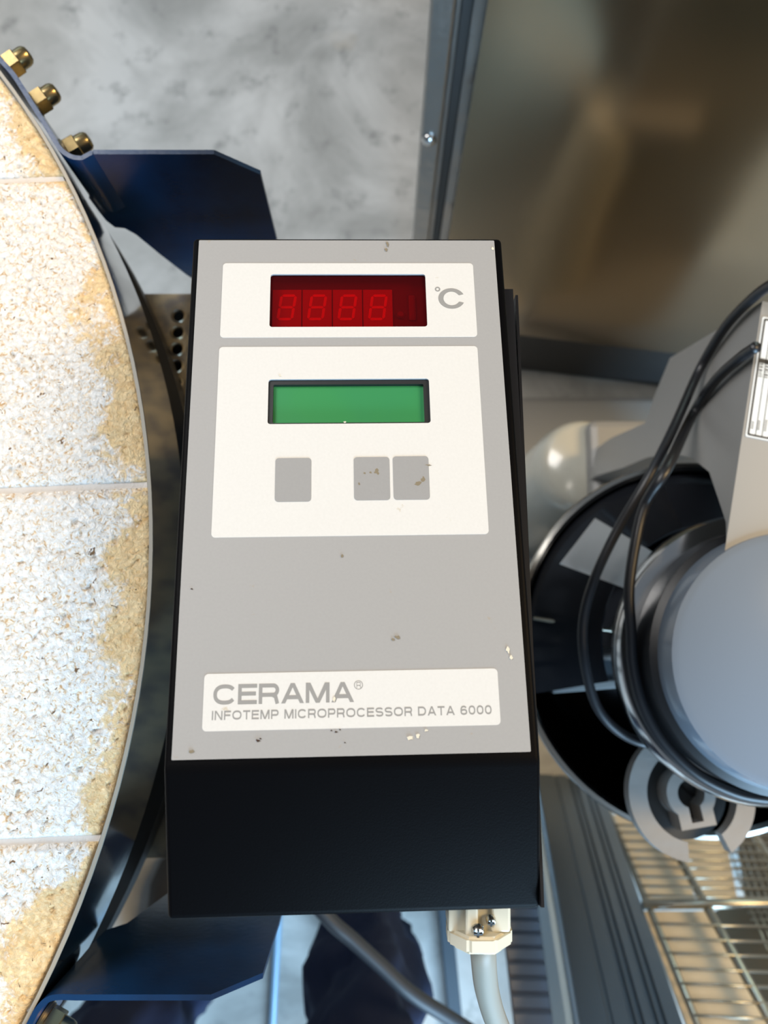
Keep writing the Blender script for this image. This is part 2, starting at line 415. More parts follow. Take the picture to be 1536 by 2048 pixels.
def make_bracket(label, flange_px, plate_px, nuts, sgn):
    yb = P(*plate_px[1], BZ).y
    path = spline([P(x, y, BZ) for x, y in flange_px], 4)
    for p in path:                                             # the flange lies on the outside of the band
        r = Vector((p.x - LC.x, p.y - LC.y, 0))
        if r.length < LR + TB / 2 + 0.0002: r = r.normalized() * (LR + TB / 2 + 0.0002); p.x = LC.x + r.x; p.y = LC.y + r.y
    last = Vector((path[-1].x + 0.006, yb, BZ)); path.append(last)
    root = empty('mounting_bracket', (last.x, last.y, 0.81), label, 'bracket', 'blue kiln brackets')
    inv = root.matrix_basis.inverted()
    T = Matrix.Translation(-Vector(root.location))
    bm = sheet(path, BZ - 0.055, BZ, TB, bmesh.new())
    poly = []
    for x, y in plate_px:
        q = PY(x, y, yb); poly.append((q.x, min(q.z, BZ)))
    poly[0] = (last.x, BZ); poly[1] = (poly[1][0], BZ)
    F = frame_from(Vector((0, yb + TB / 2, 0)), Vector((1, 0, 0)), Vector((0, 0, 1)), Vector((0, -1, 0)))
    prism(poly, t=TB, frame=F, bm=bm)
    bmesh.ops.bevel(bm, geom=[e for e in bm.edges if e.is_boundary is False and len(e.link_faces) == 2 and e.calc_face_angle(0) > 1.2], offset=0.0005, segments=2, affect='EDGES')
    pl = sharp(build('bent_plate', xform(bm, T), 'blue_paint', root), 40)
    for nx, ny, nz in nuts:
        c = P(nx, ny, nz); d = Vector((c.x - LC.x, c.y - LC.y, 0)).normalized()
        # the bolt leaves the flange square to it
        pos = LC + d * (LR + TB + 0.0006); pos.z = nz
        make_nut(root, Vector(pos) - Vector(root.location), d)
    return root
make_bracket('glossy blue bracket with three brass dome nuts above the controller',
    [(-60, 55), (-25, 92), (0, 119), (28, 151), (63, 206), (98, 262), (116, 292), (130, 306), (146, 314), (163, 316)],
    [(175, 317), (428, 304), (521, 345), (553, 474), (575, 560), (440, 590), (373, 546), (320, 505), (273, 466), (250, 453), (230, 451), (212, 437), (195, 415), (178, 392)],
    [(22, 132, 0.937), (72, 208, 0.931), (133, 305, 0.927)], 1)
make_bracket('dark blue bracket with one brass dome nut below the controller',
    [(10, 2110), (59, 2042), (78, 2015), (90, 2003), (104, 1996), (125, 1994)],
    [(135, 1994), (422, 1995), (526, 1951), (559, 1845), (570, 1800), (430, 1765), (334, 1792), (254, 1851), (211, 1865), (187, 1890), (168, 1912), (150, 1935)],
    [(97, 2042, 0.935)], -1)

# ------------------------------------------------------------------ perforated plate behind the controller
PZ = 0.800
c00 = P(235, 590, PZ); c11 = P(800, 1714, PZ)
hp = P(358, 634, PZ); pitch_h = (P(358, 634, PZ) - P(358, 667, PZ)).y
NH = 12; ph = pitch_h
bm = bmesh.new()
hx0, hx1, hy1 = hp.x - ph / 2, hp.x + ph * 1.5, hp.y + ph / 2; hy0 = hy1 - NH * ph
for a in ((c00.x, hx0, c11.y, c00.y), (hx1, c11.x, c11.y, c00.y), (hx0, hx1, hy1, c00.y), (hx0, hx1, c11.y, hy0)): 
    if a[3] - a[2] > 1e-4: boxbm(*a, 0, 0.002, bm=bm)
for r in range(NH):
    for c in range(2):
        cx, cy = hp.x + c * ph, hp.y - r * ph; ring = []
        for i in range(16):
            an = 2 * PI * i / 16; ca, sa = math.cos(an), math.sin(an); k = (ph / 2) / max(abs(ca), abs(sa))
            ring.append([bm.verts.new((cx + ca * q, cy + sa * q, z)) for q, z in ((k, 0.002), (0.0056, 0.002), (0.0048, 0.0031), (0.0041, 0.0018), (0.0041, 0.0), (k, 0.0))])
        for i in range(16):
            A, B = ring[i], ring[(i + 1) % 16]
            for q in range(5): bm.faces.new((A[q], B[q], B[q + 1], A[q + 1]))
o = build('perforated_plate', bm, 'galvanised', None, loc=(0, 0, PZ)); sharp(o)
pb = build('backing_sheet', boxbm(c00.x + 0.004, c11.x - 0.004, c11.y + 0.004, c00.y - 0.004, -0.022, -0.012), 'stand_black', o)
tag(o, 'brownish galvanised plate with punched round holes under the controller', 'metal plate')

# ------------------------------------------------------------------ controller
vdir_c = Vector((-119, 5259, -1540)).normalized()
udir_c = Vector((1, 0.0118, 0)); udir_c.z = -(udir_c.x * vdir_c.x + udir_c.y * vdir_c.y) / vdir_c.z; udir_c.normalize()
RC = cam_ob.rotation_euler.to_matrix()
U = RC @ udir_c; V = RC @ vdir_c; N = U.cross(V).normalized()
lcd_p = CAMP + ray(698, 805) * 0.3225
FO = PN(700, 1000, lcd_p, N)
FM = frame_from(FO, U, V, N); FI = FM.inverted()
def F2(px, py, h=0.0):
    p = FI @ PN(px, py, FO + N * h, N); return Vector((p.x, p.y))
def frect(*c):
    q = [F2(*p) for p in c]     # TL TR BR BL
    return ((q[0].x + q[3].x) / 2, (q[1].x + q[2].x) / 2, (q[2].y + q[3].y) / 2, (q[0].y + q[1].y) / 2)
ctl = empty('kiln_controller', None, 'black kiln temperature controller with grey face, red display and green screen', 'controller', matrix=FM)
def part(name, bm, m, parent=ctl, **k): return build(name, bm, m, parent, **k)
Gx = frect((398, 484), (988, 478), (1062, 1507), (343, 1517))
redr = frect((541, 551), (850, 547), (855, 652), (539, 656)); lcdr = frect((537, 761), (858, 756), (861, 845), (535, 850))
# black folded cover: side profile extruded across the width
cl = F2(328, 1535).x; cr = F2(1083, 1525).x
top_l = F2(384, 487); top_r = F2(1002, 472)
ridge_y = (F2(328, 1540).y + F2(1083, 1523).y) / 2
xl = Gx[0] - 0.0030; xr = Gx[1] + 0.0037; yt = Gx[3] + 0.0022
ZF = -0.0008                                                   # the cover's skin lies just under the printed face
# the lower end face: from the ridge down towards the photographer
wr = 755; wb = 747
pr = CAMP + ray(705, 1532) * 1.0
ridge_w = FM @ Vector(((xl + xr) / 2, ridge_y, ZF))
depth_r = -(cam_ob.rotation_euler.to_matrix().inverted() @ (ridge_w - CAMP)).z
end_w = CAMP + ray(713, 1829) * (depth_r * wr / wb)
end_l = FI @ end_w
BACK_Z = 0.900
def to_back(y, x=0):                                           # local height of the level back plane at y
    p = FM @ Vector((x, y, 0)); return (BACK_Z - p.z) / N.z
prof = [(yt, ZF), (ridge_y, ZF), (end_l.y, end_l.z), (end_l.y + 0.006, to_back(end_l.y)), (yt, to_back(yt))]
bm = bmesh.new()
A = [bm.verts.new((xl, y, z)) for y, z in prof]; B = [bm.verts.new((xr, y, z)) for y, z in prof]
bm.faces.new(A); bm.faces.new(B[::-1])
for i in range(5): k = (i + 1) % 5; bm.faces.new((A[i], B[i], B[k], A[k]))
bmesh.ops.recalc_face_normals(bm, faces=bm.faces)
bmesh.ops.bevel(bm, geom=list(bm.edges), offset=0.0021, segments=4, affect='EDGES', profile=0.5)
cov = sharp(part('cover', bm, 'black_paint'), 40); cov['label'] = 'black painted sheet steel cover'
# back box: a second folded sheet standing a little proud on the right
b0 = FI @ PN(1013, 580, FM @ Vector((0, 0, -0.012)), N)
y1b = F2(1012, 575).y; 
def side_sheet(name, ptop, pbot, h0, h1, thick, m):
    # a thin upright sheet from the upper right to the lower right corner
    a = F2(*ptop, h1); b = F2(*pbot, h1); bm = bmesh.new()
    vs = []
    for p, hh in ((a, h1), (b, h1)):
        for dx in (-thick, 0):
            for z in (-abs(h0), hh): vs.append(bm.verts.new((p.x + dx, p.y, z)))
    f = [(0, 1, 5, 4), (2, 3, 7, 6), (1, 3, 7, 5), (0, 2, 6, 4), (0, 1, 3, 2), (4, 5, 7, 6)]
    for q in f: bm.faces.new([vs[i] for i in q])
    return part(name, bm, m)
side_sheet('back_box_wall', (1026, 578), (1078, 1500), 0.060, -0.010, 0.0060, 'black_satin')
side_sheet('back_box_flange', (1036, 590), (1089, 1815), 0.070, -0.016, 0.0012, 'black_satin')
for sx in (xl + 0.02, xr - 0.05):                              # short posts down to the perforated plate
    for sy in (yt - 0.04, ridge_y + 0.03):
        p_ = FM @ Vector((sx, sy, 0)); q_ = FI @ Vector((p_.x, p_.y, BACK_Z + 0.002)); r_ = FI @ Vector((p_.x, p_.y, PZ + 0.0025))
        part('standoff', tube([q_, r_], 0.006, 10), 'stand_black', smooth=True)
# printed face
fp = part('face_plate', prism(rrect(Gx[0], Gx[1], Gx[2], Gx[3], 0.0004, 2), [rrect(*redr, 0.0012), rrect(*lcdr, 0.0012)], t=0.0008, z0=ZF + 0.0001), 'print_grey')
fp['label'] = 'grey printed face plate'
def panel(name, c, holes=(), r=0.0016, m='print_white', z=0.0001, t=0.00012, parent=fp):
    x0, x1, y0, y1 = frect(*c)
    return part(name, prism(rrect(x0, x1, y0, y1, r), holes, t=t, z0=z), m, parent)
up = panel('display_panel', ((446, 530), (946, 524), (954, 672), (440, 678)), [rrect(*redr, 0.0012)])
kp = panel('keypad_panel', ((438, 697), (955, 690), (977, 1067), (423, 1077)), [rrect(*lcdr, 0.0012)])
npn = panel('name_panel', ((409, 1348), (995, 1337), (1001, 1451), (404, 1462)))
for c in (((551, 917), (622, 916), (623, 1003), (550, 1005)), ((708, 915), (779, 914), (780, 1000), (708, 1002)), ((786, 914), (857, 912), (859, 999), (787, 1001))):
    x0, x1, y0, y1 = frect(*c)
    bm = prism(rrect(x0, x1, y0, y1, 0.0014), t=0.00016, z0=0.00022)
    k = part('key', bm, 'print_key', kp); k['label'] = 'grey membrane key'
# red display: board, four digit modules with segments, red filter window
x0, x1, y0, y1 = redr
DZ = -0.0055
disp = part('display_well', boxbm(x0 - 0.004, x1 + 0.004, y0 - 0.004, y1 + 0.004, DZ - 0.003, DZ - 0.001), 'display_board')
disp['label'] = 'four digit red display'
def seg_digit(parent, cx, cy, w, h, t, slant, z, segs='abcdefg'):
    H = h / 2
    shapes = {'a': (0, H, 1), 'g': (0, 0, 1), 'd': (0, -H, 1), 'f': (-w / 2, H / 2, 0), 'b': (w / 2, H / 2, 0), 'e': (-w / 2, -H / 2, 0), 'c': (w / 2, -H / 2, 0)}
    for s in segs:
        sx, sy, hor = shapes[s]; L = (w if hor else H) / 2 - t * 0.15
        pts = [(-L, 0), (-L + t / 2, t / 2), (L - t / 2, t / 2), (L, 0), (L - t / 2, -t / 2), (-L + t / 2, -t / 2)]
        if not hor: pts = [(-y, x) for x, y in pts]
        poly = [(cx + sx + px + (sy + py) * slant, cy + sy + py) for px, py in pts]
        part('segment', prism(poly, t=0.00015, z0=z), 'digit_segment', parent)
for i in range(4):
    a = F2(543 + 60.8 * i, 616, DZ); b = F2(543 + 60.8 * (i + 1), 616, DZ)
    ytop = F2(660, 579, DZ).y; ybt = F2(660, 655, DZ).y
    mod = part('digit_module', boxbm(a.x + 0.0002, b.x - 0.0002, ybt, ytop, DZ - 0.001, DZ, 0.0002, 1), 'digit_module')
    c = F2(543 + 60.8 * (i + .5), 615, DZ)
    seg_digit(mod, c.x, c.y, 0.0062, 0.0117, 0.00125, 0.14, DZ + 0.00002)
c = F2(801, 630, DZ); part('indicator_lamp', lathe([(0.0017, 0), (0.0017, 0.0012), (0.0012, 0.002), (0, 0.0024)], 16, (c.x, c.y, DZ - 0.001)), 'lamp_dark')
c = F2(824, 612, DZ); part('indicator_lamp', boxbm(c.x - 0.0016, c.x + 0.0016, c.y - 0.007, c.y + 0.006, DZ - 0.001, DZ - 0.0002, 0.0008), 'lamp_dark')
rf = part('red_window', prism(rrect(x0 - 0.001, x1 + 0.001, y0 - 0.001, y1 + 0.001, 0.001), t=0.0004, z0=ZF - 0.0006), 'red_filter')
rf['label'] = 'dark red transparent window'
# the cover needs an opening behind the two windows: cut it
def cut(ob, x0, x1, y0, y1, z0, z1):
    b = build('cutter', boxbm(x0, x1, y0, y1, z0, z1), 'black_paint', ctl)
    md = ob.modifiers.new('cut', 'BOOLEAN'); md.object = b; md.solver = 'EXACT'; md.operation = 'DIFFERENCE'
    bpy.context.view_layer.update()
    dg = bpy.context.evaluated_depsgraph_get(); me = bpy.data.meshes.new_from_object(ob.evaluated_get(dg))
    ob.modifiers.clear(); ob.data = me; bpy.data.objects.remove(b)
cut(cov, x0 - 0.0015, x1 + 0.0015, y0 - 0.0015, y1 + 0.0015, -0.0085, 0.002)
# green screen in its black bezel
x0, x1, y0, y1 = lcdr
cut(cov, x0 - 0.0005, x1 + 0.0005, y0 - 0.0005, y1 + 0.0005, -0.006, 0.002)
g = frect((546, 768), (847, 766), (850, 841), (545, 846))
bz = part('screen_bezel', prism(rrect(x0, x1, y0, y1, 0.0012), [rrect(*g, 0.0006)], t=0.0022, z0=-0.0030), 'lcd_bezel')
sg = part('green_screen', boxbm(g[0] - 0.001, g[1] + 0.001, g[2] - 0.001, g[3] + 0.001, -0.0042, -0.0026), 'lcd_green')
sg['label'] = 'blank green screen'

# lettering: a wide grotesque drawn with strokes
def sup(cx, cy, rx, ry, a0, a1, n=26, e=2.35):
    out = []
    for i in range(n + 1):
        a = math.radians(a0 + (a1 - a0) * i / n); c, s = math.cos(a), math.sin(a)
        out.append((cx + rx * math.copysign(abs(c) ** (2 / e), c), cy + ry * math.copysign(abs(s) ** (2 / e), s)))
    return out
def glyph(ch, t):
    h = t / 2; B, T = h, 1 - h
    def oval(w, a0=0, a1=360): return sup(w / 2, .5, w / 2 - h, .5 - h, a0, a1, 40)
    def bowl(x0, w, y0, y1): r = (y1 - y0) / 2; return [(x0, y1), (w - h - r, y1)] + sup(w - h - r, y0 + r, r, r, 88, -88, 14, 2.0) + [(w - h - r, y0), (x0, y0)]
    if ch == 'C': return 1.28, [oval(1.28, 33, 327)]
    if ch in 'O0': w = 1.34 if ch == 'O' else 1.0; return w, [oval(w)]
    if ch == 'E': return 1.06, [[(h, 0), (h, 1)], [(0, T), (1.06, T)], [(0, .52), (1.0, .52)], [(0, B), (1.06, B)]]
    if ch == 'F': return 1.0, [[(h, 0), (h, 1)], [(0, T), (1.0, T)], [(0, .50), (.92, .50)]]
    if ch == 'T': return 1.05, [[(.525, 0), (.525, 1)], [(0, T), (1.05, T)]]
    if ch == 'I': return t, [[(h, 0), (h, 1)]]
    if ch == 'N': return 1.14, [[(h, 0), (h, 1)], [(1.14 - h, 0), (1.14 - h, 1)], ('poly', [(0, 1), (1.25 * t, 1), (1.14, 0), (1.14 - 1.25 * t, 0)])]
    if ch == 'M': return 1.34, [[(h, 0), (h, 1)], [(1.34 - h, 0), (1.34 - h, 1)], ('poly', [(0, 1), (1.3 * t, 1), (.67 + .55 * t, 0), (.67 - .55 * t, 0)]), ('poly', [(1.34 - 1.3 * t, 1), (1.34, 1), (.67 + .55 * t, 0), (.67 - .55 * t, 0)])]
    if ch == 'A': return 1.28, [('poly', [(0, 0), (1.15 * t, 0), (.64 + .56 * t, 1), (.64 - .56 * t, 1)]), ('poly', [(1.28 - 1.15 * t, 0), (1.28, 0), (.64 + .56 * t, 1), (.64 - .56 * t, 1)]), [(.26, .30), (1.02, .30)]]
    if ch == 'P': return 1.10, [[(h, 0), (h, 1)], bowl(0, 1.10, .40 + h * .2, T)]
    if ch == 'R': return 1.16, [[(h, 0), (h, 1)], bowl(0, 1.14, .44, T), [(.70, .46), (.98 - h * .4, .36), (1.16 - h * 1.1, 0)]]
    if ch == 'D': return 1.20, [[(h, 0), (h, 1)], [(0, T), (.62, T)] + sup(.62, .5, 1.20 - h - .62, .5 - h, 88, -88, 16, 2.1) + [(.62, B), (0, B)]]
    if ch == 'S':
        w = 1.14; q = (T + .5) / 2; r = (T - .5) / 2
        return w, [sup(w / 2, q, w / 2 - h, r, 22, 180, 14) + sup(w / 2, q, w / 2 - h, r, 185, 268, 8)[1:] + sup(w / 2, .5 - r, w / 2 - h, r, 90, 0, 8)[1:] + sup(w / 2, .5 - r, w / 2 - h, r, 0, -160, 14)[1:]]
    if ch == '6':
        w = 1.0; return w, [sup(w / 2, .32, w / 2 - h, .32 - h + .01, 0, 360, 30), sup(w / 2, .5, w / 2 - h, .5 - h, 36, 200, 20)]
    return .42, []
def stroke(bm, pl, t, f):
    if pl[0] == 'poly': bm.faces.new([bm.verts.new(f(Vector(p))) for p in pl[1]]); return
    pl = [Vector(p) for p in pl]; out = [p for i, p in enumerate(pl) if i == 0 or (p - pl[i - 1]).length > 1e-5]
    closed = len(out) > 3 and (out[0] - out[-1]).length < 1e-4
    if closed: out = out[:-1]
    n = len(out); L = []
    for i, p in enumerate(out):
        a = out[(i - 1) % n] if (closed or i) else None; b = out[(i + 1) % n] if (closed or i < n - 1) else None
        d1 = (p - a).normalized() if a is not None else (b - p).normalized(); d2 = (b - p).normalized() if b is not None else d1
        m = (d1 + d2); m = m.normalized() if m.length > .2 else d1; nn = Vector((-m.y, m.x)); k = 1 / max(.55, nn.dot(Vector((-d1.y, d1.x))))
        L.append((bm.verts.new(f(p + nn * t / 2 * k)), bm.verts.new(f(p - nn * t / 2 * k))))
    for i in range(n if closed else n - 1): A, B = L[i], L[(i + 1) % n]; bm.faces.new((A[0], A[1], B[1], B[0]))
def lettering(name, body, c, parent, t, gap):
    x0, x1, y0, y1 = frect(*c); gl_ = [glyph(ch, t) for ch in body]
    tot = sum(w for w, _ in gl_) + gap * (len(body) - 1); kx = (x1 - x0) / tot; ky = y1 - y0; x = 0; bm = bmesh.new()
    for w, st_ in gl_:
        for si, pl in enumerate(st_): stroke(bm, pl, t, lambda p, x=x, si=si: Vector((x0 + (x + p.x) * kx, y0 + p.y * ky, 0.00024 + 0.000012 * si)))
        x += w + gap
    bmesh.ops.recalc_face_normals(bm, faces=bm.faces)
    for fc in bm.faces:
        if fc.normal.z < 0: fc.normal_flip()
    me = bpy.data.meshes.new(name); bm.to_mesh(me); bm.free(); me.materials.append(MATS['lettering'])
    o = bpy.data.objects.new(name, me); COL.objects.link(o); o.parent = parent; return o
lettering('brand_lettering', 'CERAMA', ((427, 1369), (707, 1364), (709, 1404), (427, 1410)), npn, 0.20, 0.10)
lettering('model_lettering', 'INFOTEMP MICROPROCESSOR DATA 6000', ((424, 1421), (982, 1411), (984, 1429), (424, 1440)), npn, 0.195, 0.22)
q = F2(717, 1370); rr = (F2(726, 1370) - q).x
part('registered_mark', prism(circ(q.x, q.y, rr, 28), [circ(q.x, q.y, rr * 0.84, 28)], t=0.00004, z0=0.00022), 'lettering', npn)
lettering('registered_letter', 'R', ((713, 1364), (722, 1364), (722, 1376), (713, 1376)), npn, 0.14, 0.1)
q = F2(875, 579); rr = (F2(880.5, 579) - q).x
part('degree_mark', prism(circ(q.x, q.y, rr, 24), [circ(q.x, q.y, rr * 0.48, 24)], t=0.00004, z0=0.00022), 'lettering', up)
# wide letter C, drawn as a broad open ring
q = F2(903, 597.5); hx = (F2(929, 597) - F2(877, 597)).x / 2; hy = (F2(903, 577) - F2(903, 618)).y / 2
out = []; inn = []
for i in range(41):
    a = math.radians(24 + 312 * i / 40)
    out.append((q.x + hx * math.cos(a) * 1.02, q.y + hy * math.sin(a))); inn.append((q.x + hx * 0.62 * math.cos(a) * 1.0, q.y + hy * 0.66 * math.sin(a)))
inn[0] = (out[0][0] - hx * 0.33, out[0][1] - hy * 0.10); inn[-1] = (out[-1][0] - hx * 0.33, out[-1][1] + hy * 0.10)
part('celsius_letter', prism(out + inn[::-1], t=0.00004, z0=0.00022), 'lettering', up)

# dried splashes and specks on the face
mat('dried_clay', (0.20, 0.17, 0.12), 0.8, spec=0.1); mat('dark_speck', (0.05, 0.03, 0.02), 0.7, spec=0.1); mat('pale_chip', (0.62, 0.58, 0.48), 0.7, spec=0.1)
random.seed(21)
for x, y, a, b, m in ((753, 944, 7, 9, 'dried_clay'), (741, 946, 4, 3, 'dried_clay'), (729, 947, 3, 3, 'dried_clay'), (718, 968, 3, 4, 'dried_clay'), (836, 968, 9, 8, 'dried_clay'), (846, 960, 5, 8, 'dried_clay'), (857, 931, 8, 2, 'dried_clay'),
                      (775, 489, 4, 8, 'dried_clay'), (772, 500, 4, 5, 'dried_clay'), (795, 1274, 9, 5, 'dried_clay'), (786, 1279, 4, 3, 'dried_clay'), (516, 1481, 5, 4, 'dark_speck'), (521, 1477, 3, 2, 'dark_speck'), (663, 1461, 3, 2, 'dark_speck'), (672, 1464, 4, 2, 'dark_speck'), (680, 1459, 2, 2, 'dark_speck'),
                      (690, 1485, 2, 1.5, 'dark_speck'), (384, 1503, 6, 5, 'dried_clay'), (384, 1178, 3, 2, 'dark_speck'), (1016, 1300, 5, 8, 'pale_chip'), (1022, 1315, 4, 6, 'pale_chip'), (820, 1476, 10, 7, 'pale_chip'), (836, 1472, 6, 6, 'pale_chip'), (852, 1461, 6, 3, 'pale_chip'), (560, 752, 4, 2, 'pale_chip'), (668, 1399, 4, 7, 'pale_chip'), (690, 845, 5, 2, 'pale_chip'), (985, 498, 3, 5, 'pale_chip'), (684, 1112, 3, 4, 'dried_clay')):
    q = F2(x, y); k_ = (F2(x + 1, y) - q).x; n = 11
    pts_ = [(q.x + a * k_ * random.uniform(0.35, 1.05) * math.cos(2 * PI * i / n), q.y + b * k_ * random.uniform(0.35, 1.05) * math.sin(2 * PI * i / n)) for i in range(n)]
    part('dirt_spot', prism(pts_, t=0.00006, z0=0.00036), m, fp)
# gland at the lower end, made of ivory plastic, with its clamp and screws
gc = PY(957, 1845, end_w.y - 0.004); 
gz = (FM @ Vector((0, end_l.y, end_l.z - 0.028))).z
gcen = P(957, 1829, gz)
GM = axis_frame(gcen, (0.0, -1, -0.10), (0, 0, 1))            # local z points out of the box end (towards photographer)
GL = FI @ GM
gl = part('cable_gland', bmesh.new(), 'gland_plastic')
s = 0.0235 * 0.0 + 1.0
gw = (P(1024, 1880, gz) - P(891, 1880, gz)).x / 2               # half width over the nut
bm = boxbm(-gw * 0.96, gw * 0.9, -gw * 0.55, gw * 0.5, -0.012, 0.0040, 0.0012)
hexo = [(gw * math.cos(math.radians(22.5 + 45 * i)) * 1.04, gw * math.sin(math.radians(22.5 + 45 * i)) * 1.04) for i in range(8)]
b2 = prism(hexo, t=0.0068, z0=0.0030)
bmesh.ops.bevel(b2, geom=[e for e in b2.edges], offset=0.0012, segments=2, affect='EDGES'); merge(bm, b2)
bm.to_mesh(gl.data); bm.free(); gl.data.transform(GL); sharp(gl)
gl['label'] = 'ivory plastic cable gland'
bm = boxbm(-gw * 0.48, -gw * 0.10, gw * 0.35, gw * 0.80, -0.010, 0.0035, 0.001); boxbm(gw * 0.30, gw * 0.86, gw * 0.3, gw * 0.66, -0.010, 0.0030, 0.001, bm=bm)
part('clamp', xform(bm, GL), 'gland_plastic', gl)
for sx, sy, sz, rad in ((-0.12, 0.74, 0.0006, 0.0026), (0.28, 0.60, -0.0024, 0.0020)):
    S = GL @ Matrix.Translation((gw * sx, gw * sy, sz)) @ Matrix.Rotation(math.radians(-65), 4, 'X')
    bm = lathe([(rad, 0), (rad, 0.0012), (rad * 0.8, 0.0022), (0, 0.0027)], 20)
    sc_ = sharp(part('screw', xform(bm, S), 'screw_steel', gl))
    bm = boxbm(-rad * 0.65, rad * 0.65, -0.0004, 0.0004, 0.0018, 0.0029); boxbm(-0.0004, 0.0004, -rad * 0.65, rad * 0.65, 0.0018, 0.0029, bm=bm)
    part('cross_slot', xform(bm, S), 'slot_black', sc_)
# thick grey cable leaving the gland
pts = [P(966, 1880, gz), P(967, 1915, gz - 0.004), P(975, 1985, gz - 0.030), P(1000, 2060, gz - 0.060), P(1045, 2140, gz - 0.11), P(1100, 2230, gz - 0.2), P(1140, 2240, gz - 0.5), P(1120, 2150, 0.006)]
cw = (P(995, 1950, gz - 0.015) - P(945, 1950, gz - 0.015)).x / 2
o = build('power_cable', tube(spline(pts, 8), cw, 20), 'cable_grey', None, True)
tag(o, 'thick grey cable hanging out of the ivory gland on the controller', 'cable')

# ------------------------------------------------------------------ stainless cabinet
CZ = 0.17
A0 = P(868, 650, CZ); A1 = P(1360, 708, CZ)
cx = Vector((A1.x - A0.x, A1.y - A0.y, 0)).normalized(); cy = Vector((-cx.y, cx.x, 0))
CM = frame_from(Vector((A0.x, A0.y, 0)), cx, cy, Vector((0, 0, 1)))
cab = empty('steel_cabinet', None, 'stainless steel cabinet with dented glossy front standing on the floor', 'cabinet', matrix=CM)
CWD = 0.95
build('body', boxbm(-0.030, CWD, 0.030, 0.62, 0.03, 0.98, 0.004), 'stainless_post', cab)
# dented front panel
bm = bmesh.new(); nx, nz = 60, 50
g = [[None] * (nz + 1) for _ in range(nx + 1)]
for i in range(nx + 1):
    for j in range(nz + 1):
        x = CWD * i / nx; z = CZ + (0.97 - CZ) * j / nz
        e = min(1, min(i, nx - i, j, nz - j) / 6)
        y = e * (0.0095 * noise.noise(Vector((x * 2.9 + .4, z * 2.6, 5.5))) + 0.0016 * noise.noise(Vector((x * 6, z * 5, 2.5))))
        g[i][j] = bm.verts.new((x, y, z))
for i in range(nx):
    for j in range(nz): bm.faces.new((g[i][j], g[i + 1][j], g[i + 1][j + 1], g[i][j + 1]))
rim = [g[i][0] for i in range(nx + 1)] + [g[nx][j] for j in range(1, nz + 1)] + [g[i][nz] for i in range(nx - 1, -1, -1)] + [g[0][j] for j in range(nz - 1, 0, -1)]
bk = [bm.verts.new((v.co.x, 0.022, v.co.z)) for v in rim]
for i in range(len(rim)): k = (i + 1) % len(rim); bm.faces.new((rim[i], bk[i], bk[k], rim[k]))
o = sharp(build('front_panel', bm, 'stainless', cab), 50); o['label'] = 'dented polished front panel'
build('gasket', boxbm(0.006, CWD - 0.006, 0.022, 0.030, CZ + 0.01, 0.96), 'rubber_black', cab)
build('side_post', boxbm(-0.046, -0.024, 0.018, 0.060, 0.03, 0.97, 0.003), 'stainless_post', cab)
build('side_rail', boxbm(-0.020, -0.010, 0.022, 0.036, 0.03, 0.97, 0.002), 'plinth_dark', cab)
rv = CM.inverted() @ P(868, 190, 0.61)
for z in (0.30, 0.615, 0.9):
    bm = lathe([(0.008, 0), (0.008, 0.002), (0.005, 0.005), (0, 0.006)], 18)
    build('rivet', xform(bm, Matrix.Translation((-0.036, 0.018, z)) @ Matrix.Rotation(PI / 2, 4, 'X')), 'chrome', cab, True)
build('plinth', boxbm(-0.03, CWD, 0.004, 0.10, 0.0005, CZ - 0.002, 0.003), 'plinth_dark', cab)

# ------------------------------------------------------------------ planetary mixer
MT = 0.85
e0 = P(1530, 568, MT); e1 = P(1480, 875, MT); e2 = P(1445, 1132, MT)
MXX = (e0.x + e1.x + e2.x) / 3
mx = empty('stand_mixer', (MXX + 0.1, e1.y, 0), 'light grey stand mixer with round head over the steel bowl', 'mixer')
MI = Matrix.Translation(-Vector(mx.location))
yaw = math.atan2(e0.x - e2.x, e0.y - e2.y)
# side plane of the mixer: contains the top edge e2-e0 and the vertical
sd = Vector((e0.x - e2.x, e0.y - e2.y, 0)).normalized(); sn = Vector((-sd.y, sd.x, 0))
SF = frame_from(Vector((e2.x, e2.y, 0)), sd, Vector((0, 0, 1)), -sn if sn.x < 0 else sn)
SI = SF.inverted()
def S2(px, py): p = SI @ PN(px, py, e2, sn); return (p.x, p.y)
front = S2(1445, 1132); 
prof = [(S2(1445, 1132)[0], MT), S2(1447, 1118), S2(1457, 1080), S2(1452, 1045), S2(1440, 1008), S2(1415, 965), S2(1380, 935), S2(1335, 924), S2(1290, 932), S2(1245, 950), S2(1190, 965), S2(1222, 876), S2(1290, 846), S2(1311, 786), S2(1340, 716), S2(1440, 656), S2(1524, 603)]
prof = [(x + (0.008 if 5 <= i <= 10 else 0), min(z, MT)) for i, (x, z) in enumerate(prof)]
